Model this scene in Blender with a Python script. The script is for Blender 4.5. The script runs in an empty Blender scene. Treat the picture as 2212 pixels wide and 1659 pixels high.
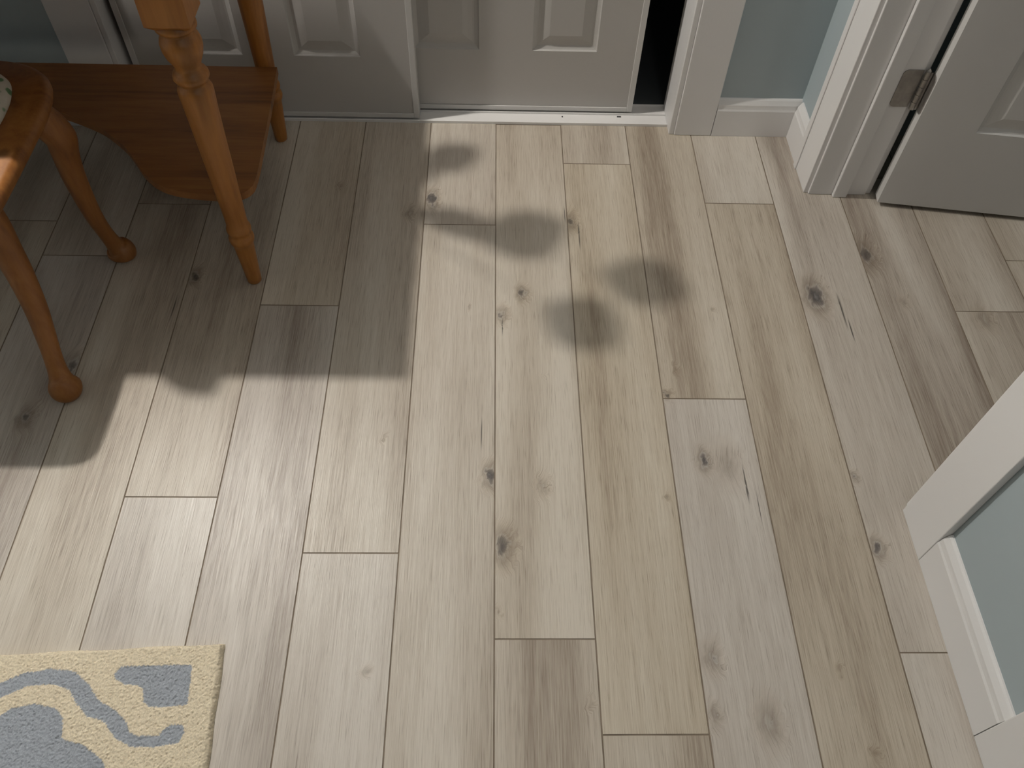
import bpy, math, random, bmesh
import numpy as np
from mathutils import Vector, Matrix
random.seed(7)
C=bpy.context.collection
SC=bpy.context.scene
try:
    SC.view_settings.view_transform='Standard'
    SC.view_settings.look='None'
except Exception: pass

# ---------------------------------------------------------------- node helpers
def newmat(n):
    m=bpy.data.materials.new(n); m.use_nodes=True
    nt=m.node_tree; b=nt.nodes["Principled BSDF"]
    return m,nt,b
def N(nt,t,**k):
    n=nt.nodes.new(t)
    for a,v in k.items(): setattr(n,a,v)
    return n
def LK(nt,a,b): nt.links.new(a,b)
def setv(sock,v): sock.default_value=v
def ramp(nt,fac,stops,interp='LINEAR'):
    r=N(nt,"ShaderNodeValToRGB"); r.color_ramp.interpolation=interp
    e=r.color_ramp.elements
    while len(e)<len(stops): e.new(0.5)
    for i,(p,c) in enumerate(stops):
        e[i].position=p; e[i].color=(c[0],c[1],c[2],1) if not isinstance(c,(int,float)) else (c,c,c,1)
    LK(nt,fac,r.inputs[0]); return r.outputs[0]
def math_(nt,op,a,b=None,clamp=False):
    n=N(nt,"ShaderNodeMath",operation=op); n.use_clamp=clamp
    for i,v in enumerate((a,b)):
        if v is None: continue
        if isinstance(v,(int,float)): n.inputs[i].default_value=v
        else: LK(nt,v,n.inputs[i])
    return n.outputs[0]
def vmath(nt,op,a,b=None):
    n=N(nt,"ShaderNodeVectorMath",operation=op)
    for i,v in enumerate((a,b)):
        if v is None: continue
        if isinstance(v,(tuple,list)): n.inputs[i].default_value=v
        else: LK(nt,v,n.inputs[i])
    return n
def noise(nt,vec,scale,detail=4,rough=.5,dist=0):
    n=N(nt,"ShaderNodeTexNoise"); LK(nt,vec,n.inputs["Vector"])
    setv(n.inputs["Scale"],scale); setv(n.inputs["Detail"],detail); setv(n.inputs["Roughness"],rough); setv(n.inputs["Distortion"],dist)
    return n.outputs[0]
def mixc(nt,fac,a,b,blend='MIX'):
    n=N(nt,"ShaderNodeMix",data_type='RGBA',blend_type=blend)
    for s,v in ((n.inputs[0],fac),(n.inputs[6],a),(n.inputs[7],b)):
        if isinstance(v,(int,float)): s.default_value=v
        elif isinstance(v,tuple): s.default_value=(v[0],v[1],v[2],1)
        else: LK(nt,v,s)
    return n.outputs[2]
def bump(nt,b,h,strength,dist):
    n=N(nt,"ShaderNodeBump"); setv(n.inputs["Strength"],strength); setv(n.inputs["Distance"],dist)
    LK(nt,h,n.inputs["Height"]); LK(nt,n.outputs[0],b.inputs["Normal"])
def paint(name,col,rough=.45,bs=.0,bscale=300,var=.02):
    m,nt,b=newmat(name)
    tc=N(nt,"ShaderNodeTexCoord")
    n=noise(nt,tc.outputs["Object"],3,0)
    c0=tuple(c*(1-var) for c in col); c1=tuple(min(1,c*(1+var)) for c in col)
    LK(nt,ramp(nt,n,[(.3,c0),(.7,c1)]),b.inputs["Base Color"])
    setv(b.inputs["Roughness"],rough)
    if bs>0: bump(nt,b,noise(nt,tc.outputs["Object"],bscale,0),bs,.001)
    return m
M_trim=paint("trim_paint",(.76,.75,.745),.38)
M_door=paint("door_paint",(.64,.63,.615),.42,.10,220)
M_closet=paint("closet_door_paint",(.50,.485,.465),.45,.10,220)
M_wall=paint("wall_blue_paint",(.39,.455,.48),.7)
M_dark=paint("closet_painted_shade",(.10,.115,.125),.8)  # shade of the unlit closet put into the colour, a darkened wall tone
M_ceil=paint("ceiling_paint",(.50,.49,.47),.8)
M_track=paint("track_aluminium",(.80,.79,.78),.3)
def metal(name,col,rough):
    m,nt,b=newmat(name); tc=N(nt,"ShaderNodeTexCoord")
    n=noise(nt,tc.outputs["Object"],60,3)
    LK(nt,ramp(nt,n,[(.3,tuple(c*.75 for c in col)),(.7,col)]),b.inputs["Base Color"])
    setv(b.inputs["Metallic"],.9); setv(b.inputs["Roughness"],rough); return m
M_hinge=metal("hinge_satin_nickel",(.44,.42,.40),.42)
M_guide=metal("guide_dark_metal",(.12,.12,.13),.5)

def wood(name,cd,cm,cl,axis,rough=.38,scale=1.0):
    m,nt,b=newmat(name); tc=N(nt,"ShaderNodeTexCoord")
    s={'X':(1.2,14,14),'Y':(14,1.2,14),'Z':(14,14,1.2)}[axis]
    v=vmath(nt,'MULTIPLY',tc.outputs["Object"],tuple(q*scale for q in s)).outputs[0]
    a=noise(nt,v,1.3,3,.55,1.2)
    f=noise(nt,vmath(nt,'MULTIPLY',v,(5,5,5)).outputs[0],1.6,4,.6,.3)
    vo=N(nt,"ShaderNodeTexVoronoi"); LK(nt,vmath(nt,'MULTIPLY',tc.outputs["Object"],tuple(q*.33 for q in s)).outputs[0],vo.inputs["Vector"]); setv(vo.inputs["Scale"],1.5)
    kn=ramp(nt,vo.outputs["Distance"],[(.0,(.15,.15,.15)),(.07,(.35,.35,.35)),(.13,(1,1,1))])
    t=math_(nt,'ADD',math_(nt,'MULTIPLY',a,.65),math_(nt,'MULTIPLY',f,.35))
    c=ramp(nt,t,[(.32,cd),(.5,cm),(.68,cl)])
    c=mixc(nt,.6,c,kn,'MULTIPLY')
    LK(nt,c,b.inputs["Base Color"]); setv(b.inputs["Roughness"],rough)
    return m
M_woodZ=wood("pine_orange_turned",(.21,.074,.014),(.35,.136,.026),(.44,.185,.040),'Z',.42)
M_woodX=wood("pine_orange_board",(.16,.060,.015),(.25,.098,.023),(.32,.136,.034),'X',.45)
M_stool=wood("stool_wood",(.17,.062,.016),(.27,.105,.024),(.34,.143,.037),'Z',.45)

# ---------------------------------------------------------------- mesh builder
class MB:
    def __init__(s): s.v=[];s.f=[];s.m=[];s.sm=[]
    def add(s,vs,fs,mi=0,smooth=False):
        o=len(s.v); s.v+= [tuple(v) for v in vs]
        for f in fs: s.f.append(tuple(i+o for i in f)); s.m.append(mi); s.sm.append(smooth)
    def box(s,a,b,mi=0):
        x0,y0,z0=a;x1,y1,z1=b
        vs=[(x0,y0,z0),(x1,y0,z0),(x1,y1,z0),(x0,y1,z0),(x0,y0,z1),(x1,y0,z1),(x1,y1,z1),(x0,y1,z1)]
        s.add(vs,[(0,3,2,1),(4,5,6,7),(0,1,5,4),(1,2,6,5),(2,3,7,6),(3,0,4,7)],mi)
    def prism(s,prof,fn,t0,t1,mi=0):
        n=len(prof); vs=[fn(p,t0) for p in prof]+[fn(p,t1) for p in prof]
        fs=[(i,(i+1)%n,n+(i+1)%n,n+i) for i in range(n)]+[tuple(range(n-1,-1,-1)),tuple(range(n,2*n))]
        s.add(vs,fs,mi)
    def lathe(s,prof,cx,cy,seg=32,mi=0,z0=0,smooth=True,caps=True):
        vs=[];n=len(prof)
        for z,r in prof:
            for k in range(seg):
                a=2*math.pi*k/seg; vs.append((cx+r*math.cos(a),cy+r*math.sin(a),z0+z))
        fs=[]
        for i in range(n-1):
            for k in range(seg):
                k2=(k+1)%seg; fs.append((i*seg+k,i*seg+k2,(i+1)*seg+k2,(i+1)*seg+k))
        s.add(vs,fs,mi,smooth)
        if caps:
            s.add([vs[k] for k in range(seg)],[tuple(range(seg-1,-1,-1))],mi)
            s.add([vs[(n-1)*seg+k] for k in range(seg)],[tuple(range(seg))],mi)
    def tube(s,pts,seg=20,mi=0,sub=6):
        P=[np.array(p,float) for p in pts]; Q=[]
        E=[2*P[0]-P[1]]+P+[2*P[-1]-P[-2]]
        for i in range(1,len(E)-2):
            for j in range(sub):
                t=j/sub
                Q.append(.5*((2*E[i])+(-E[i-1]+E[i+1])*t+(2*E[i-1]-5*E[i]+4*E[i+1]-E[i+2])*t*t+(-E[i-1]+3*E[i]-3*E[i+1]+E[i+2])*t**3))
        Q.append(P[-1]); vs=[]
        for i,q in enumerate(Q):
            a=Q[max(0,i-1)];b=Q[min(len(Q)-1,i+1)]
            d=Vector((b-a)[:3]).normalized()
            up=Vector((1,0,0)) if abs(d.x)<.9 else Vector((0,1,0))
            e1=d.cross(up).normalized(); e2=d.cross(e1)
            for k in range(seg):
                an=2*math.pi*k/seg; vs.append(tuple(Vector(q[:3])+(e1*math.cos(an)+e2*math.sin(an))*max(q[3],.0005)))
        n=len(Q); fs=[]
        for i in range(n-1):
            for k in range(seg):
                k2=(k+1)%seg; fs.append((i*seg+k,i*seg+k2,(i+1)*seg+k2,(i+1)*seg+k))
        s.add(vs,fs,mi,True)
        s.add(vs[:seg],[tuple(range(seg))],mi); s.add(vs[-seg:],[tuple(range(seg-1,-1,-1))],mi)
    def obj(s,name,mats,parent=None,bevel=0,seg=2,recalc=True):
        me=bpy.data.meshes.new(name); me.from_pydata(s.v,[],s.f); me.update()
        for m in mats: me.materials.append(m)
        for p,mi,sm in zip(me.polygons,s.m,s.sm): p.material_index=mi; p.use_smooth=sm
        if recalc:
            bm=bmesh.new(); bm.from_mesh(me); bmesh.ops.recalc_face_normals(bm,faces=bm.faces); bm.to_mesh(me); bm.free()
        o=bpy.data.objects.new(name,me); C.objects.link(o)
        if parent: o.parent=parent
        if bevel>0:
            b=o.modifiers.new("bevel","BEVEL"); b.width=bevel; b.segments=seg; b.limit_method='ANGLE'; b.angle_limit=math.radians(40)
        return o
def empty(name,loc=(0,0,0)):
    e=bpy.data.objects.new(name,None); C.objects.link(e); e.location=loc; e.empty_display_size=.1; return e

# ---------------------------------------------------------------- FLOOR
X0,PW,PL=.0119,.1843,1.48
ends={-6:1.453,-5:.16,-4:.793,-3:1.300,-2:.674,-1:1.578,0:.507,1:.342,2:1.041,3:1.671,4:.482,5:.30,6:1.303}
bias={(-4,0):.57,(-4,1):.53,(-3,0):.48,(-3,1):.57,(-2,0):.60,(-2,1):.57,(-1,0):.60,(-1,1):.6,(0,0):.46,(0,1):.66,(1,0):.55,(1,1):.52,(1,2):.55,
      (2,0):.60,(2,1):.44,(3,0):.42,(3,1):.58,(4,0):.53,(4,1):.56,(5,0):.38,(5,1):.38,(6,0):.45,(6,1):.42}
grey={(2,0):.9,(4,1):.75,(1,1):.05,(3,0):.2,(0,1):.35,(-4,0):.9,(-3,0):.9,(-2,0):.8,(-2,1):.5,(-1,0):.5,(4,0):.8,(0,0):.5,(-5,0):.9,(-6,0):.9}
knots=[(-.157,1.676,.013,1),(-.150,1.645,.009,.7),(.202,1.596,.014,.8),(.076,1.345,.010,.85),(.025,1.277,.011,.8),(.003,.845,.012,.97),(.028,.689,.016,.85),
(.788,1.346,.021,.95),(.948,1.489,.020,.8),(.450,.884,.011,.9),(.497,.875,.022,.5),(.391,1.050,.006,.9),(.765,.686,.010,.85),(.406,.474,.012,.65),(.486,.362,.017,.6),
(-.713,1.389,.012,.9),(.109,.822,.010,.65),(.757,.847,.006,.8),(-1.102,1.370,.012,.9),(.395,.374,.008,.6),(-.924,1.117,.015,.8),(-.211,1.619,.010,.6),(-.223,.936,.004,.6),(.42,1.12,.006,.5),(-.05,1.30,.003,.8),(1.18,1.28,.015,.6),(.63,.45,.004,.8),(-.98,.98,.012,.8),
(.36,.80,.003,.7),(-.215,.45,.005,.6),(.02,.56,.004,.6),(.18,.395,.004,.6),(.66,.31,.005,.6),(1.0,1.33,.008,.5),(.53,1.30,.004,.5),(.12,1.10,.003,.6),(-.40,1.72,.006,.5)]
V=[];F=[];ATT=[];KA=[];MI=[];nv=0
YA,YB=-1.2,2.085
g=.0008; bv=.0006; dz=-.0010
for c in range(-12,14):
    e=ends.get(c, random.uniform(.2,1.6))
    ys=[e+PL*k for k in range(-4,5)]
    for i in range(len(ys)-1):
        y0=max(ys[i],YA);y1=min(ys[i+1],YB)
        if y1-y0<.02: continue
        idx=i-3
        r=random.random()
        bz=bias.get((c,idx),random.uniform(.45,.6)); gr=grey.get((c,idx),random.uniform(.2,.7))
        xa=X0+c*PW+g; xb=X0+(c+1)*PW-g; ya=y0+g; yb=y1-g
        vis=(xb>-1.5 and xa<1.75 and yb>.1)
        nx_=30 if vis else 1; ny_=max(1,int((yb-ya)/.007)) if vis else 1
        gx,gy=np.meshgrid(np.linspace(xa+bv,xb-bv,nx_+1),np.linspace(ya+bv,yb-bv,ny_+1))
        top=np.stack([gx,gy,np.zeros_like(gx)],-1).reshape(-1,3)
        wx=gx+.0035*np.sin(gy*210+3*np.sin(gx*190))+.002*np.sin(gy*97+gx*130); wy=gy+.004*np.sin(gx*240+gy*60)
        a=np.zeros_like(gx)
        if vis:
            for kx,ky,kr,ks in knots:
                if xa-.0<kx<xb+.0:
                    d=np.sqrt((wx-kx)**2+(.55*(wy-ky))**2); a=np.maximum(a,ks*np.clip(1-d/(2.3*kr),0,1))
        id_=np.arange(top.shape[0]).reshape(gx.shape)+nv
        q=np.stack([id_[:-1,:-1],id_[:-1,1:],id_[1:,1:],id_[1:,:-1]],-1).reshape(-1,4)
        V.append(top); F+=q.tolist(); MI+=[0]*len(q); KA.append(a.reshape(-1)); ATT.append(np.tile([r,bz,gr,1],(top.shape[0],1))); nv+=top.shape[0]
        o=nv
        V.append(np.array([(xa,ya,dz),(xb,ya,dz),(xb,yb,dz),(xa,yb,dz),(xa+bv,ya+bv,0),(xb-bv,ya+bv,0),(xb-bv,yb-bv,0),(xa+bv,yb-bv,0)])); KA.append(np.zeros(8)); ATT.append(np.tile([r,bz,gr,1],(8,1))); nv+=8
        F+=[(o,o+1,o+5,o+4),(o+1,o+2,o+6,o+5),(o+2,o+3,o+7,o+6),(o+3,o,o+4,o+7)]; MI+=[1]*4
xa=X0-12*PW; xb=X0+14*PW; o=nv
V.append(np.array([(xa,YA,dz),(xb,YA,dz),(xb,YB,dz),(xa,YB,dz),(xa,YA,-.03),(xb,YA,-.03),(xb,YB,-.03),(xa,YB,-.03)])); KA.append(np.zeros(8)); ATT.append(np.zeros((8,4)))
F+=[(o,o+1,o+2,o+3),(o+7,o+6,o+5,o+4),(o,o+4,o+5,o+1),(o+1,o+5,o+6,o+2),(o+2,o+6,o+7,o+3),(o+3,o+7,o+4,o)]; MI+=[1]*6
V=np.concatenate(V); KA=np.concatenate(KA); ATT=np.concatenate(ATT)
me=bpy.data.meshes.new("floor"); me.from_pydata(V.tolist(),[],F); me.update()
ca=me.color_attributes.new("plank",'FLOAT_COLOR','POINT'); ca.data.foreach_set("color",ATT.astype(np.float32).reshape(-1))
ka=me.attributes.new("knot",'FLOAT','POINT'); ka.data.foreach_set("value",KA.astype(np.float32))
me.polygons.foreach_set("material_index",np.array(MI,dtype=np.int32))
m,nt,b=newmat("wood_look_planks")
geo=N(nt,"ShaderNodeNewGeometry"); at=N(nt,"ShaderNodeAttribute",attribute_name="plank"); kat=N(nt,"ShaderNodeAttribute",attribute_name="knot")
acc=kat.outputs["Fac"]
sep=N(nt,"ShaderNodeSeparateColor"); LK(nt,at.outputs["Color"],sep.inputs[0])
P=geo.outputs["Position"]
cx_=N(nt,"ShaderNodeCombineXYZ"); LK(nt,math_(nt,'ADD',math_(nt,'MULTIPLY',sep.outputs[0],37.0),math_(nt,'MULTIPLY',acc,.035)),cx_.inputs[0]); LK(nt,math_(nt,'MULTIPLY',sep.outputs[0],91.0),cx_.inputs[1])
G=vmath(nt,'ADD',P,cx_.outputs[0]).outputs[0]
low=noise(nt,vmath(nt,'MULTIPLY',G,(9,.7,1)).outputs[0],1,1,.5,.3)
mid=noise(nt,vmath(nt,'MULTIPLY',G,(85,2.4,1)).outputs[0],1,3,.65,.4)
fine=noise(nt,vmath(nt,'MULTIPLY',G,(360,8,1)).outputs[0],1,2,.7)
vfine=noise(nt,vmath(nt,'MULTIPLY',G,(700,14,1)).outputs[0],1,2,.7)
cxx=N(nt,"ShaderNodeCombineXYZ"); LK(nt,math_(nt,'MULTIPLY',mid,.010),cxx.inputs[0])
PC=vmath(nt,'MULTIPLY',vmath(nt,'ADD',P,cxx.outputs[0]).outputs[0],(1,.045,0)).outputs[0]
cr=None
for cx,cy,w in [(.229,1.545,.0022),(-.012,.945,.0018),(.848,1.30,.0024),(.533,.83,.0020),(.550,.775,.0016),(-.735,1.29,.0018),(.855,1.24,.0016),(.195,1.62,.0014),(.033,1.24,.0012)]:
    d=vmath(nt,'DISTANCE',PC,(cx,cy*.045,0)).outputs["Value"]
    mr=N(nt,"ShaderNodeMapRange"); LK(nt,d,mr.inputs[0]); setv(mr.inputs[1],w*.5); setv(mr.inputs[2],w*1.2); setv(mr.inputs[3],1); setv(mr.inputs[4],0)
    cr=mr.outputs[0] if cr is None else math_(nt,'MAXIMUM',cr,mr.outputs[0])
t=math_(nt,'MULTIPLY',low,.62)
t=math_(nt,'ADD',t,math_(nt,'MULTIPLY',mid,.28))
t=math_(nt,'ADD',t,math_(nt,'MULTIPLY',fine,.28))
t=math_(nt,'ADD',t,math_(nt,'MULTIPLY',vfine,.26))
t=math_(nt,'ADD',t,math_(nt,'MULTIPLY',math_(nt,'SUBTRACT',sep.outputs[1],.5),.42))
colw=ramp(nt,t,[(.49,(.258,.200,.145)),(.60,(.375,.310,.233)),(.70,(.485,.420,.325)),(.86,(.605,.545,.448))])
colg=ramp(nt,t,[(.49,(.265,.220,.185)),(.60,(.378,.333,.290)),(.70,(.485,.440,.390)),(.86,(.605,.565,.515))])
col=mixc(nt,sep.outputs[2],colw,colg)
pores=ramp(nt,vfine,[(.30,(.55,.52,.49)),(.42,(1,1,1))])
col=mixc(nt,.6,col,pores,'MULTIPLY')
kc=ramp(nt,math_(nt,'ADD',acc,math_(nt,'MULTIPLY',math_(nt,'SUBTRACT',mid,.5),.25)),[(.0,(1,1,1)),(.22,(.93,.91,.89)),(.46,(.68,.65,.62)),(.56,(.80,.80,.80)),(.64,(.42,.41,.42)),(.80,(.20,.20,.22)),(1.0,(.44,.46,.50))])
col=mixc(nt,1.0,col,kc,'MULTIPLY')
col=mixc(nt,math_(nt,'MULTIPLY',cr,.9),col,(.08,.07,.06))
LK(nt,col,b.inputs["Base Color"])
rr=ramp(nt,fine,[(.3,.48),(.7,.36)]); LK(nt,rr,b.inputs["Roughness"])
setv(b.inputs["Specular IOR Level"],.5)
bump(nt,b,fine,.32,.0012)
M_seam,ns,bs_=newmat("plank_seam"); tcs=N(ns,"ShaderNodeTexCoord")
LK(ns,ramp(ns,noise(ns,tcs.outputs["Object"],20,0),[(.3,(.19,.15,.11)),(.7,(.25,.20,.15))]),bs_.inputs["Base Color"]); setv(bs_.inputs["Roughness"],.8)
me.materials.append(m); me.materials.append(M_seam)
fo=bpy.data.objects.new("floor",me); C.objects.link(fo)

# ---------------------------------------------------------------- ROOM SHELL
WY=1.966; TY=1.951
WX=.853;  TX=.837
WT=.115
ZC=2.44; OH=2.05
JL,JR=-.972,.501
mb=MB()
mb.box((-2.3,WY,0),(JL-.015,WY+WT,ZC)); mb.box((JR+.015,WY,0),(WX,WY+WT,ZC)); mb.box((JL-.015,WY,OH+.015),(JR+.015,WY+WT,ZC))
mb.obj("wall_back",[M_wall])
mb=MB()
D0,D1=.785,1.712
E1,E0=.322,-.50
XW2=1.004
mb.box((WX,D1+.015,0),(XW2,WY+WT,ZC)); mb.box((WX,E1+.015-.1,0),(XW2,D0-.015,ZC)); mb.box((WX,D0-.015,2.05),(XW2,D1+.015,ZC))
mb.box((WX,E0,2.05),(XW2,E1-.085,ZC)); mb.box((WX,-1.2,0),(XW2,E0-.015,ZC))
mb.obj("wall_right",[M_wall])
mb=MB(); mb.box((-2.4,-1.2,0),(-2.3,WY+WT,ZC)); mb.obj("wall_left",[M_wall])
mb=MB(); mb.box((XW2,WY+.0,0),(2.58,WY+WT,ZC)); mb.box((2.48,-1.2,0),(2.58,WY,ZC)); mb.obj("wall_hall",[M_wall])
mb=MB(); mb.box((-2.4,-1.2,ZC),(2.58,2.85,ZC+.08)); mb.obj("ceiling",[M_ceil])
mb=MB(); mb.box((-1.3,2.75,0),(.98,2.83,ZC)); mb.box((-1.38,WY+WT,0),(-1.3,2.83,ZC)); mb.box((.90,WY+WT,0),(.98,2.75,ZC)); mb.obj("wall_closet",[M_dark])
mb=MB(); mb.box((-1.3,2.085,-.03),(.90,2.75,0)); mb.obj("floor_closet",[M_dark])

bp=[(0,0),(.015,0),(.0155,.002),(.0155,.083),(.0135,.088),(.0125,.094),(.0120,.100),(.0085,.107),(.006,.112),(.003,.1155),(0,.1165)]
mb=MB(); mb.prism(bp,lambda p,t:(t,WY-p[0],p[1]),.622,WX-.0001); mb.prism(bp,lambda p,t:(t,WY-p[0],p[1]),-2.3,-1.10); mb.obj("baseboard_back",[M_trim])
mb=MB(); mb.prism(bp,lambda p,t:(WX-p[0],t,p[1]),1.834,WY-.016); mb.prism(bp,lambda p,t:(WX-p[0],t,p[1]),.339,.661); mb.obj("baseboard_right",[M_trim])

mb=MB()
mb.box((.516,TY,0),(.621,WY,OH+.12)); mb.box((-1.100,TY,0),(JL-.015,WY,OH+.12)); mb.box((JL-.015,TY,OH+.015),(.516,WY,OH+.12))
mb.box((JR,TY+.004,0),(JR+.015,WY+WT,OH)); mb.box((JL-.015,TY+.004,0),(JL,WY+WT,OH)); mb.box((JL-.015,TY+.004,OH),(JR+.015,WY+WT,OH+.015))
mb.obj("trim_closet",[M_trim],bevel=.0025)
mb=MB()
mb.box((TX,D1+.006,0),(WX,1.833,2.16)); mb.box((TX,.662,0),(WX,D0-.014,2.16)); mb.box((TX,D0-.014,2.06),(WX,D1+.006,2.16))
mb.box((TX-.004,1.812,0),(TX,1.833,2.16))
mb.box((WX-.004,D1,0),(XW2,D1+.015,2.05)); mb.box((WX-.004,D0-.015,0),(XW2,D0,2.05)); mb.box((WX-.004,D0,2.035),(XW2,D1,2.05))
mb.box((.912,D1-.012,0),(.949,D1,2.035)); mb.box((.912,D0,0),(.949,D0+.012,2.035)); mb.box((.912,D0+.012,2.023),(.949,D1-.012,2.035))
mb.box((XW2,D1+.006,0),(XW2+.015,1.82,2.16)); mb.box((XW2,.67,0),(XW2+.015,D0-.008,2.16))
mb.obj("trim_doorway",[M_trim],bevel=.0025)
mb=MB()
mb.box((TX,.236,0),(WX,.338,2.16))
mb.box((TX,E0-.12,0),(WX,E0-.012,2.16)); mb.box((WX-.004,.222,0),(XW2,.237,2.05)); mb.box((TX,E0-.012,2.06),(WX,.236,2.16))
mb.obj("trim_side_doorway",[M_trim],bevel=.0025)

# ---------------------------------------------------------------- DOORS
def panel_door(mb,w,h,t,cols,rows,prof):
    xs=[0]
    for a,b_ in cols: xs+=[a,b_]
    xs.append(w); zs=[0]
    for a,b_ in rows: zs+=[a,b_]
    zs.append(h)
    for side in (0,1):
        sg=1 if side==0 else -1; yb=0 if side==0 else t
        for i in range(len(xs)-1):
            for j in range(len(zs)-1):
                x0,x1,z0,z1=xs[i],xs[i+1],zs[j],zs[j+1]
                if i%2==1 and j%2==1:
                    loops=[]
                    for ins,dep in prof:
                        loops.append([(x0+ins,yb+sg*dep,z0+ins),(x1-ins,yb+sg*dep,z0+ins),(x1-ins,yb+sg*dep,z1-ins),(x0+ins,yb+sg*dep,z1-ins)])
                    vs=[p for l in loops for p in l]; fs=[]
                    for k in range(len(loops)-1):
                        for q in range(4):
                            a=k*4+q;b2=k*4+(q+1)%4; f=(a,b2,b2+4,a+4); fs.append(f if side==0 else f[::-1])
                    k=(len(loops)-1)*4; f=(k,k+1,k+2,k+3); fs.append(f if side==0 else f[::-1])
                    mb.add(vs,fs)
                else:
                    f=(0,1,2,3) if side==0 else (3,2,1,0)
                    mb.add([(x0,yb,z0),(x1,yb,z0),(x1,yb,z1),(x0,yb,z1)],[f])
    mb.add([(0,0,0),(w,0,0),(w,t,0),(0,t,0),(0,0,h),(w,0,h),(w,t,h),(0,t,h)],[(0,3,2,1),(4,5,6,7),(0,4,7,3),(1,2,6,5)])
prof=[(0,0),(.003,.004),(.008,.0065),(.013,.0085),(.018,.0080),(.030,.0055),(.041,.0025),(.044,.0018),(.047,.0018)]
rows=[(.187,.78),(.94,1.52),(1.62,1.86)]
def slider(name,x,y,w,cols):
    e=empty(name,(x,y,.010))
    mb=MB(); panel_door(mb,w,2.02,.030,cols,rows,prof); mb.obj("door_panel",[M_closet],e,recalc=False)
    mb=MB()
    for a,b_ in ((0,.016),(w-.016,w)):
        mb.box((a,-.0035,0),(b_,0,2.02))
    mb.box((.016,-.0035,0),(w-.016,0,.014))
    mb.obj("edge_frame",[M_door],e,bevel=.0012)
    return e
slider("door_1",-.957,1.9995,.752,[(.122,.297),(.432,.607)])
slider("door_2",-.345,2.0435,.748,[(.134,.309),(.452,.627)])
mb=MB()
mb.box((JL,1.990,0),(JR,2.080,.003)); mb.box((JL,1.988,0),(JR,1.9915,.0085)); mb.box((JL,2.0335,.003),(JR,2.0365,.0085)); mb.box((JL,2.078,.003),(JR,2.081,.0085))
mb.box((.360,2.024,.003),(.372,2.028,.005),1); mb.box((.20,2.02,.003),(.204,2.024,.005),1)
mb.obj("closet_door_track",[M_track,M_guide],bevel=.0006)
d3=empty("door_3",(1.020,1.669,.014)); d3.rotation_euler=(0,0,math.radians(-7.6))
mb=MB(); panel_door(mb,.91,2.015,.035,[(.145,.40),(.51,.765)],[(.238,.80),(.96,1.54),(1.64,1.87)],prof); mb.obj("door_leaf",[M_door],d3,bevel=0,recalc=False)
def rounded_plate(mb,fn,a0,a1,z0,z1,r,t0,t1):
    pts=[(a0,z0)]
    for (cx,cz,s0) in ((a1-r,z0+r,-90),(a1-r,z1-r,0)):
        for k in range(6):
            an=math.radians(s0+18*k); pts.append((cx+r*math.cos(an),cz+r*math.sin(an)))
    pts.append((a0,z1))
    mb.prism(pts,fn,t0,t1)
mb=MB()
zc=.315
rounded_plate(mb,lambda p,t:(t,.035-p[0],p[1]),0,.030,zc-.05,zc+.05,.012,-.0025,.0)
mb.obj("hinge_leaf",[M_hinge],d3,bevel=.0004)
mb=MB()
R7=math.radians(7.6)
def inv(p):
    dx,dy=p[0]-1.020,p[1]-1.669
    return (dx*math.cos(R7)-dy*math.sin(R7), dx*math.sin(R7)+dy*math.cos(R7), p[2]-.014)
rounded_plate(mb,lambda p,t:inv((1.002-p[0],t,p[1])),0,.046,zc-.036,zc+.064,.012,1.7095,1.712)
mb.obj("hinge_jamb_plate",[M_hinge],d3,bevel=.0004)
mb=MB(); q=inv((1.010,1.7035,0))
mb.lathe([(zc-.052,.001),(zc-.050,.0055),(zc+.052,.0055),(zc+.055,.004),(zc+.058,.001)],q[0],q[1],16)
for k in range(5):
    mb.lathe([(zc-.050+k*.0204,.0068),(zc-.050+k*.0204+.0192,.0068)],q[0],q[1],16)
mb.box((q[0],q[1]-.003,zc-.05),(q[0]+.01,q[1]-.0005,zc+.05))
mb.obj("hinge_knuckle",[M_hinge],d3)
d4=empty("door_4",(.935,.218,.012)); d4.rotation_euler=(0,0,math.radians(-90))
mb=MB(); panel_door(mb,.71,2.015,.035,[(.11,.30),(.41,.60)],[(.205,.80),(.96,1.54),(1.64,1.87)],prof); mb.obj("door_leaf",[M_door],d4,recalc=False)

# ---------------------------------------------------------------- DESK
DX=-1.20
desk=empty("pine_desk",(0,0,0))
legp=[(0,.0145),(.003,.0165),(.02,.0175),(.07,.020),(.115,.0225),(.128,.0235),(.132,.0265),(.142,.0285),(.150,.0270),(.154,.0235),(.160,.0235),(.164,.0265),(.170,.0275),(.177,.0262),(.183,.0235),(.20,.0235),(.30,.0262),(.40,.0290),(.48,.0315),(.520,.0335),(.530,.0335),(.538,.0305),(.542,.0250),(.546,.0250),(.550,.0300),(.556,.0335),(.562,.0335),(.568,.0300),(.572,.0245),(.580,.0240),(.588,.0270),(.600,.0330),(.615,.0370),(.628,.0375),(.638,.0345),(.644,.0280),(.648,.0270),(.652,.0300),(.656,.0370),(.664,.0370),(.668,.0300),(.672,.0300)]
LF=[(-.567,1.379,.008),(-.583,1.908,.008),(2*DX+.567,1.379,-.008),(2*DX+.583,1.908,-.008)]
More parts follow.
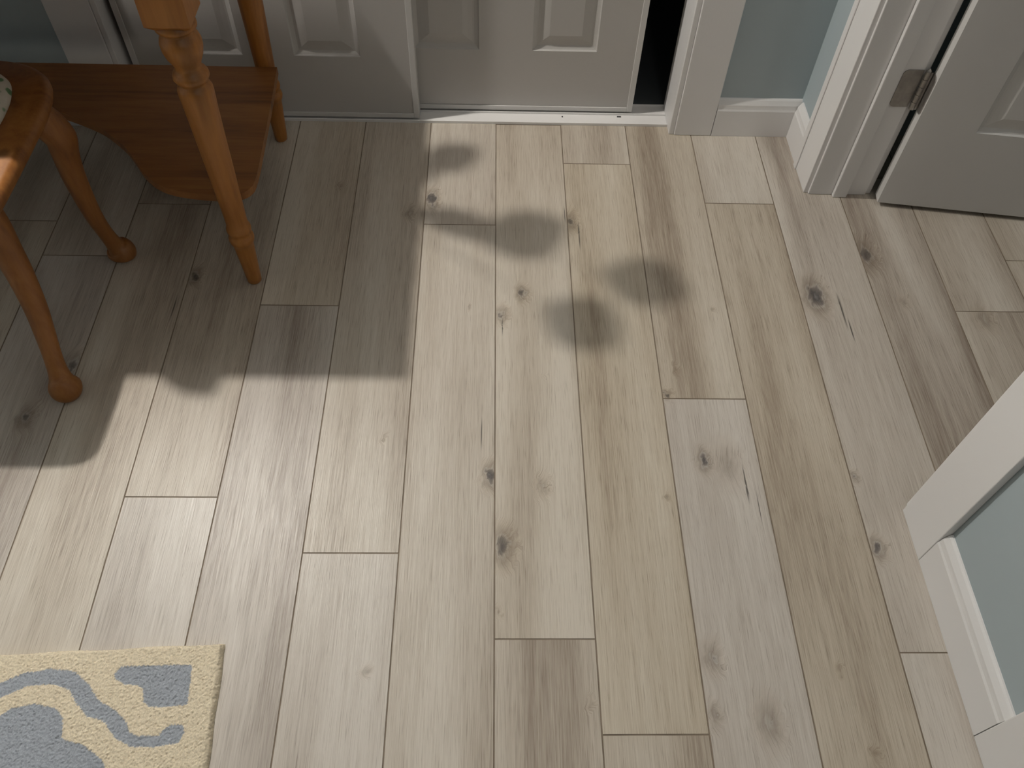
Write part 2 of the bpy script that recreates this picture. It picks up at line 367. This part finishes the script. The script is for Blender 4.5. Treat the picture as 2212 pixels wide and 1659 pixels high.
for i,(x,y,ln) in enumerate(LF):
    mb=MB(); mb.lathe(legp,x,y,36)
    h=.040
    mb.add([(x-.028,y-.028,.664),(x+.028,y-.028,.664),(x+.028,y+.028,.664),(x-.028,y+.028,.664),(x-h,y-h,.676),(x+h,y-h,.676),(x+h,y+h,.676),(x-h,y+h,.676),(x-h,y-h,.735),(x+h,y-h,.735),(x+h,y+h,.735),(x-h,y+h,.735)],
      [(0,3,2,1),(0,1,5,4),(1,2,6,5),(2,3,7,6),(3,0,4,7),(4,5,9,8),(5,6,10,9),(6,7,11,10),(7,4,8,11),(8,9,10,11)])
    mb.v=[(vx+ln*vz/.735,vy,vz) for vx,vy,vz in mb.v]
    mb.obj("leg_%d"%(i+1),[M_woodZ],desk)
mb=MB()
mb.box((-1.80,1.368,.722),(-.600,1.388,.735)); mb.box((-1.78,1.90,.66),(-.62,1.92,.735)); mb.box((-.572,1.42,.66),(-.554,1.867,.735)); mb.box((-1.846,1.42,.66),(-1.828,1.867,.735))
mb.obj("apron",[M_woodX],desk,bevel=.002)
mb=MB(); mb.box((2*DX+.52,1.330,.735),(-.52,1.945,.758)); mb.obj("desk_top",[M_woodX],desk,bevel=.006,seg=3)
k=.969
fr=[(-.561*k,1.884),(-.553*k,1.806*k),(-.547*k,1.653*k),(-.541*k,1.50*k),(-.552*k,1.470*k),(-.575*k,1.456*k),(-.618*k,1.452*k),(-.693*k,1.461*k),(-.740*k,1.474*k),(-.774*k,1.495*k),(-.806*k,1.528*k),(-.834*k,1.57*k),(-.865*k,1.612*k),(-.897*k,1.644*k),(-.94*k,1.682*k),(-.992*k,1.712*k),(-1.083*k,1.755*k),(-1.15*k,1.772*k),(DX,1.725)]
def chaikin(p,n=2):
    for _ in range(n):
        q=[p[0]]
        for a,b_ in zip(p[:-1],p[1:]): q+=[(a[0]*.75+b_[0]*.25,a[1]*.75+b_[1]*.25),(a[0]*.25+b_[0]*.75,a[1]*.25+b_[1]*.75)]
        q.append(p[-1]); p=q
    return p
half=chaikin(fr)
full=half+[(2*DX-x,y) for x,y in reversed(half[:-1])]
mb=MB(); n=len(full); zt,zb=.240,.221
mb.add([(x,y,zt) for x,y in full],[tuple(range(n))]); mb.add([(x,y,zb) for x,y in full],[tuple(range(n-1,-1,-1))])
mb.add([(x,y,zt) for x,y in full]+[(x,y,zb) for x,y in full],[(i,(i+1)%n,n+(i+1)%n,n+i) for i in range(n)])
so=mb.obj("shelf",[M_woodX],desk)
bm=bmesh.new(); bm.from_mesh(so.data); bmesh.ops.remove_doubles(bm,verts=bm.verts,dist=1e-5); bmesh.ops.triangulate(bm,faces=[f for f in bm.faces if len(f.verts)>4]); bmesh.ops.recalc_face_normals(bm,faces=bm.faces); bm.to_mesh(so.data); bm.free()

# ---------------------------------------------------------------- STOOL
SX,SY=-1.15,1.306
st=empty("upholstered_stool")
def sup(a,b_,z,n=96):
    o=[]
    for k2 in range(n):
        t=2*math.pi*k2/n; c_,s_=math.cos(t),math.sin(t)
        e=4.0 if s_>0 else 4.0+8.0*min(1,-s_*2.5)
        o.append((SX+a*math.copysign(abs(c_)**(2/e),c_),SY+b_*math.copysign(abs(s_)**(2/e),s_),z))
    return o
def rings_(mb,rs,mi=0,capt=True,capb=True):
    n=len(rs[0]); vs=[p for r in rs for p in r]
    fs=[(i*n+k2,i*n+(k2+1)%n,(i+1)*n+(k2+1)%n,(i+1)*n+k2) for i in range(len(rs)-1) for k2 in range(n)]
    mb.add(vs,fs,mi,True)
    if capb: mb.add(rs[0],[tuple(range(n-1,-1,-1))],mi)
    if capt: mb.add(rs[-1],[tuple(range(n))],mi)
A_,B_=.277,.252
mb=MB()
rings_(mb,[sup(A_-.06,B_-.06,.426),sup(A_-.022,B_-.022,.427),sup(A_-.012,B_-.012,.432),sup(A_-.004,B_-.004,.440),sup(A_,B_,.450),sup(A_,B_,.458),sup(A_-.004,B_-.004,.467),sup(A_-.012,B_-.012,.472),sup(A_-.07,B_-.07,.473)])
mb.obj("seat_frame",[M_stool],st)
m,nt,b=newmat("floral_fabric"); tc=N(nt,"ShaderNodeTexCoord")
vo=N(nt,"ShaderNodeTexVoronoi"); setv(vo.inputs["Scale"],38); LK(nt,tc.outputs["Object"],vo.inputs["Vector"])
c=ramp(nt,vo.outputs["Distance"],[(.0,(.10,.20,.10)),(.28,(.16,.26,.13)),(.36,(.62,.58,.48)),(1,(.68,.64,.54))])
LK(nt,c,b.inputs["Base Color"]); setv(b.inputs["Roughness"],.9)
M_fab=m
mb=MB(); a2,b2=A_-.062,B_-.062
rings_(mb,[sup(a2,b2,.473),sup(a2+.004,b2+.004,.482),sup(a2,b2,.492),sup(a2-.02,b2-.02,.502),sup(a2-.07,b2-.07,.510),sup(a2*.3,b2*.3,.514)])
mb.obj("cushion",[M_fab],st)
l1=[(-.897,1.446,0,.020),(-.896,1.448,.008,.030),(-.895,1.449,.020,.0335),(-.896,1.448,.034,.030),(-.900,1.445,.048,.0205),(-.905,1.441,.085,.0175),(-.910,1.437,.14,.0190),(-.911,1.436,.20,.0215),(-.908,1.434,.27,.0245),(-.900,1.432,.33,.0275),(-.893,1.430,.375,.0320),(-.905,1.42,.420,.0340),(-.915,1.41,.440,.030)]
l2=[(-.909,1.047,0,.020),(-.908,1.045,.008,.030),(-.908,1.044,.020,.0335),(-.909,1.047,.034,.030),(-.912,1.056,.050,.0215),(-.915,1.072,.085,.0185),(-.916,1.094,.14,.0200),(-.918,1.117,.20,.0225),(-.926,1.142,.27,.0255),(-.936,1.160,.33,.0290),(-.942,1.170,.375,.0320),(-.95,1.175,.420,.0330),(-.955,1.178,.440,.030)]
for i,(pp,mr_) in enumerate(((l1,0),(l2,0),(l1,1),(l2,1))):
    mb=MB(); mb.tube([((2*SX-p[0]) if mr_ else p[0],p[1],p[2],p[3]) for p in pp],seg=24,sub=8)
    mb.obj("leg_%d"%(i+1),[M_stool],st)

# ---------------------------------------------------------------- RUG
O=np.array([-.469,.499]); th=math.radians(2.9); ex=np.array([math.cos(th),math.sin(th)]); ey=np.array([-math.sin(th),math.cos(th)])
def loc(p): d=np.array(p)-O; return (-(d@ex),-(d@ey))
pA=[(-.643,.432),(-.648,.442),(-.639,.455),(-.517,.458),(-.511,.390),(-.553,.386),(-.577,.387),(-.586,.396),(-.592,.417),(-.605,.423),(-.625,.424)]
pB=[(-.87,.415),(-.837,.427),(-.804,.443),(-.759,.451),(-.718,.447),(-.689,.427),(-.660,.396),(-.629,.381),(-.606,.362),(-.597,.345),(-.580,.340),(-.549,.340),(-.540,.352),(-.532,.357),(-.511,.358),(-.506,.345),(-.513,.329),(-.553,.322),(-.590,.323),(-.620,.338),(-.639,.358),(-.650,.366),(-.672,.370),(-.698,.392),(-.717,.415),(-.750,.425),(-.789,.422),(-.829,.402),(-.87,.392)]
pC=[(-.872,.34),(-.830,.365),(-.804,.385),(-.768,.392),(-.731,.385),(-.714,.370),(-.706,.338),(-.700,.334),(-.667,.326),(-.631,.304),(-.618,.285),(-.62,.25),(-.872,.25)]
polys=[[loc(p) for p in q] for q in (pA,pB,pC)]
RW,RH=.80,.52
st_=.0017; nx=int(RW/st_)+1; ny=int(RH/st_)+1
aa,bb=np.meshgrid(np.linspace(0,RW,nx),np.linspace(0,RH,ny))
rng=np.random.default_rng(3)
ja=aa+rng.normal(0,.0005,aa.shape); jb=bb+rng.normal(0,.0005,bb.shape)
fa=np.where(ja>RW/2,RW-ja,ja); fb=np.where(jb>RH/2,RH-jb,jb)
def inpoly(px_,py_,poly):
    ins=np.zeros(px_.shape,bool); n=len(poly); j=n-1
    for i in range(n):
        xi,yi=poly[i];xj,yj=poly[j]
        cnd=((yi>py_)!=(yj>py_))&(px_<(xj-xi)*(py_-yi)/(yj-yi+1e-12)+xi); ins^=cnd; j=i
    return ins
blue=np.zeros(aa.shape,bool)
for q in polys: blue|=inpoly(fa,fb,q)
edge=np.minimum(np.minimum(aa,RW-aa),np.minimum(bb,RH-bb))
hgt=.0125*np.clip(edge/.007,0,1)**.45+rng.normal(0,.0009,aa.shape)-.0006*blue
hgt=np.where(edge<1e-6,.0,hgt); hgt=np.maximum(hgt,.0003)
wob=.002*np.sin(aa*40)+.0015*np.sin(bb*55+1)
ax=aa+rng.normal(0,.0003,aa.shape)+np.where(edge<.004,wob*.6,0); bx=bb+rng.normal(0,.0003,aa.shape)+np.where(edge<.004,wob*.6,0)
XY=O-ax[...,None]*ex-bx[...,None]*ey
vs=np.concatenate([XY,hgt[...,None]],-1).reshape(-1,3)
idx=np.arange(nx*ny).reshape(ny,nx)
fs=np.stack([idx[:-1,:-1],idx[:-1,1:],idx[1:,1:],idx[1:,:-1]],-1).reshape(-1,4)
me=bpy.data.meshes.new("area_rug"); me.from_pydata(vs.tolist(),[],fs.tolist()); me.update()
ca=me.color_attributes.new("pile",'FLOAT_COLOR','POINT')
cc=np.ones((nx*ny,4),np.float32); bl=blue.reshape(-1)
rv=rng.normal(1,.06,nx*ny)[:,None]
cream=np.array([.75,.66,.50]); bluec=np.array([.36,.39,.43])
cc[:,:3]=np.where(bl[:,None],bluec,cream)*rv
ca.data.foreach_set("color",cc.reshape(-1))
me.polygons.foreach_set("use_smooth",np.ones(len(fs),dtype=bool))
m,nt,b=newmat("wool_pile"); at=N(nt,"ShaderNodeAttribute",attribute_name="pile"); tc=N(nt,"ShaderNodeTexCoord")
c=mixc(nt,.55,at.outputs["Color"],ramp(nt,noise(nt,tc.outputs["Object"],420,2),[(.3,(.74,.74,.74)),(.65,(1.10,1.10,1.10))]),'MULTIPLY')
LK(nt,c,b.inputs["Base Color"]); setv(b.inputs["Roughness"],.95); setv(b.inputs["Specular IOR Level"],.1); bump(nt,b,noise(nt,tc.outputs["Object"],900,1),.35,.0015)
me.materials.append(m)
ro=bpy.data.objects.new("area_rug",me); C.objects.link(ro)

# ---------------------------------------------------------------- PLANT ON DESK + ADDED JAR
LP=np.array([-1.15,1.78,2.15])
M_pot=paint("glazed_pot",(.55,.52,.47),.25)
m,nt,b=newmat("leaf_green"); tc=N(nt,"ShaderNodeTexCoord")
LK(nt,ramp(nt,noise(nt,tc.outputs["Object"],30,3),[(.3,(.03,.09,.025)),(.7,(.07,.17,.045))]),b.inputs["Base Color"]); setv(b.inputs["Roughness"],.4); M_leaf=m
pl=empty("potted_plant")
px0,py0=-.70,1.72
mb=MB(); mb.lathe([(0,.045),(.005,.05),(.05,.062),(.10,.068),(.125,.066),(.13,.062),(.128,.058),(.118,.056)],px0,py0,32,z0=.758); mb.obj("pot",[M_pot],pl)
def leaf(mb,tip,base,w,roll=0):
    tip=Vector(tip);base=Vector(base); d=tip-base; L=d.length; d.normalize()
    sd=d.cross(Vector((0,0,1))).normalized(); up=sd.cross(d)
    n=14; vs=[];fs=[]
    for i in range(n+1):
        t=i/n; ww=w*.5*math.sin(math.pi*t**.8)**.8 if 0<t<1 else 0.0005
        c_=base+d*L*t+up*(.10*L*math.sin(math.pi*t))
        vs+=[tuple(c_-sd*ww+up*ww*.18),tuple(c_-sd*ww*.5+up*ww*.05),tuple(c_),tuple(c_+sd*ww*.5+up*ww*.05),tuple(c_+sd*ww+up*ww*.18)]
    for i in range(n):
        for k2 in range(4): fs.append((i*5+k2,i*5+k2+1,(i+1)*5+k2+1,(i+1)*5+k2))
    mb.add(vs,fs,0,True)
def at_shadow(x,y,z):
    f=(LP[2]-z)/LP[2]; return (LP[0]+(x-LP[0])*f, LP[1]+(y-LP[1])*f, z)
lv=[((-.19,1.81),(-.03,1.88),.130,1.09),((-.03,1.52),(.20,1.59),.180,1.08),((.27,1.42),(.48,1.35),.165,1.08),((.13,1.31),(.30,1.19),.170,1.05),((-.21,1.63),(.06,1.52),.100,1.00)]
mb=MB(); mbs=MB()
for (a,b_,w,z) in lv:
    f=(LP[2]-z)/LP[2]; B3=at_shadow(a[0],a[1],z); T3=at_shadow(b_[0],b_[1],z+.01)
    leaf(mb,T3,B3,w*f)
    mbs.tube([(px0,py0,.86,.0025),((px0+B3[0])/2-.01,(py0+B3[1])/2,.5*(.86+z)+.06,.002),(B3[0],B3[1],B3[2],.0012)],seg=8,sub=6)
for k2 in range(9):
    an=random.uniform(1.2,4.2); r_=random.uniform(.05,.10); z=random.uniform(.98,1.15)
    bx_=(px0+math.cos(an)*.03,py0+math.sin(an)*.03,z-.02); tx=(px0+math.cos(an)*r_*1.2,py0+math.sin(an)*r_,z)
    leaf(mb,tx,bx_,.05); mbs.tube([(px0,py0,.86,.0025),(px0,py0,.93,.002),(bx_[0],bx_[1],bx_[2],.0012)],seg=8)
mb.obj("leaves",[M_leaf],pl,recalc=False); mbs.obj("stems",[M_leaf],pl)
mb=MB(); mb.lathe([(0,.036),(.004,.040),(.04,.044),(.08,.042),(.12,.034),(.15,.024),(.165,.018),(.178,.017),(.180,.014)],-.850,1.376,28,z0=.758); mb.obj("added_shadow_jar",[M_pot])  # unseen jar, added and shaped to cast the bump in the desk shadow

# ---------------------------------------------------------------- LIGHT
fx=empty("pendant_lamp")
mb=MB(); mb.lathe([(0,.05),(.02,.05),(.025,.02)],LP[0],LP[1],32,z0=ZC-.025); mb.lathe([(0,.003),(.20,.003)],LP[0],LP[1],12,z0=LP[2]+.105); mb.lathe([(0,.018),(.03,.02),(.045,.012)],LP[0],LP[1],24,z0=LP[2]+.055)
mb.obj("cord_and_socket",[M_guide],fx)
mb=MB(); mb.lathe([(.030,.150),(.034,.149),(.070,.110),(.095,.060),(.105,.020),(.105,.004)],LP[0],LP[1],48,z0=LP[2],caps=False)  # unseen shade, added to keep the bulb's light off the ceiling
so=mb.obj("added_shade",[M_guide],fx); sm=so.modifiers.new("thick","SOLIDIFY"); sm.thickness=.002
ld=bpy.data.lights.new("bulb","POINT"); ld.energy=122; ld.shadow_soft_size=.030; ld.color=(1,.94,.86)
lo=bpy.data.objects.new("bulb",ld); lo.location=tuple(LP); C.objects.link(lo); lo.parent=fx
def fill_disc(x,y,e):  # added fill light with a made-up ceiling base, out of view
    fx2=empty("added_fill_lamp")
    mb=MB(); mb.lathe([(0,.13),(.02,.14),(.035,.14)],x,y,40,z0=ZC-.035); mb.obj("added_fill_base",[M_trim],fx2)
    la=bpy.data.lights.new("added_fill_disc","AREA"); la.shape='DISK'; la.size=.25; la.energy=e; la.color=(1,.95,.88)
    lb=bpy.data.objects.new("added_fill_disc",la); lb.location=(x,y,ZC-.038); C.objects.link(lb); lb.parent=fx2
fill_disc(.50,-.80,4.5)  # fill added behind the camera to lift the near floor
fill_disc(1.20,.75,4.5)  # fill added in the hall to brighten the open door leaf
w=bpy.data.worlds.new("world"); SC.world=w; w.use_nodes=True
bg=w.node_tree.nodes["Background"]; bg.inputs[0].default_value=(1,.98,.97,1); bg.inputs[1].default_value=.03

# ---------------------------------------------------------------- CAMERA
th,ps,ro_=0.9475321396980205,0.045541793273107714,0.04504887264586626
f=Vector((math.sin(ps)*math.cos(th),math.cos(ps)*math.cos(th),-math.sin(th)))
r=Vector((math.cos(ps),-math.sin(ps),0)); u=r.cross(f)
r2=r*math.cos(ro_)+u*math.sin(ro_); u2=-r*math.sin(ro_)+u*math.cos(ro_)
cam=bpy.data.cameras.new("camera"); cam.sensor_width=36; cam.lens=1802.57*36/2212; cam.clip_start=.02
co=bpy.data.objects.new("camera",cam); C.objects.link(co)
mw=Matrix(((r2.x,u2.x,-f.x,0),(r2.y,u2.y,-f.y,0),(r2.z,u2.z,-f.z,1.5),(0,0,0,1)))
co.matrix_world=mw
SC.camera=co
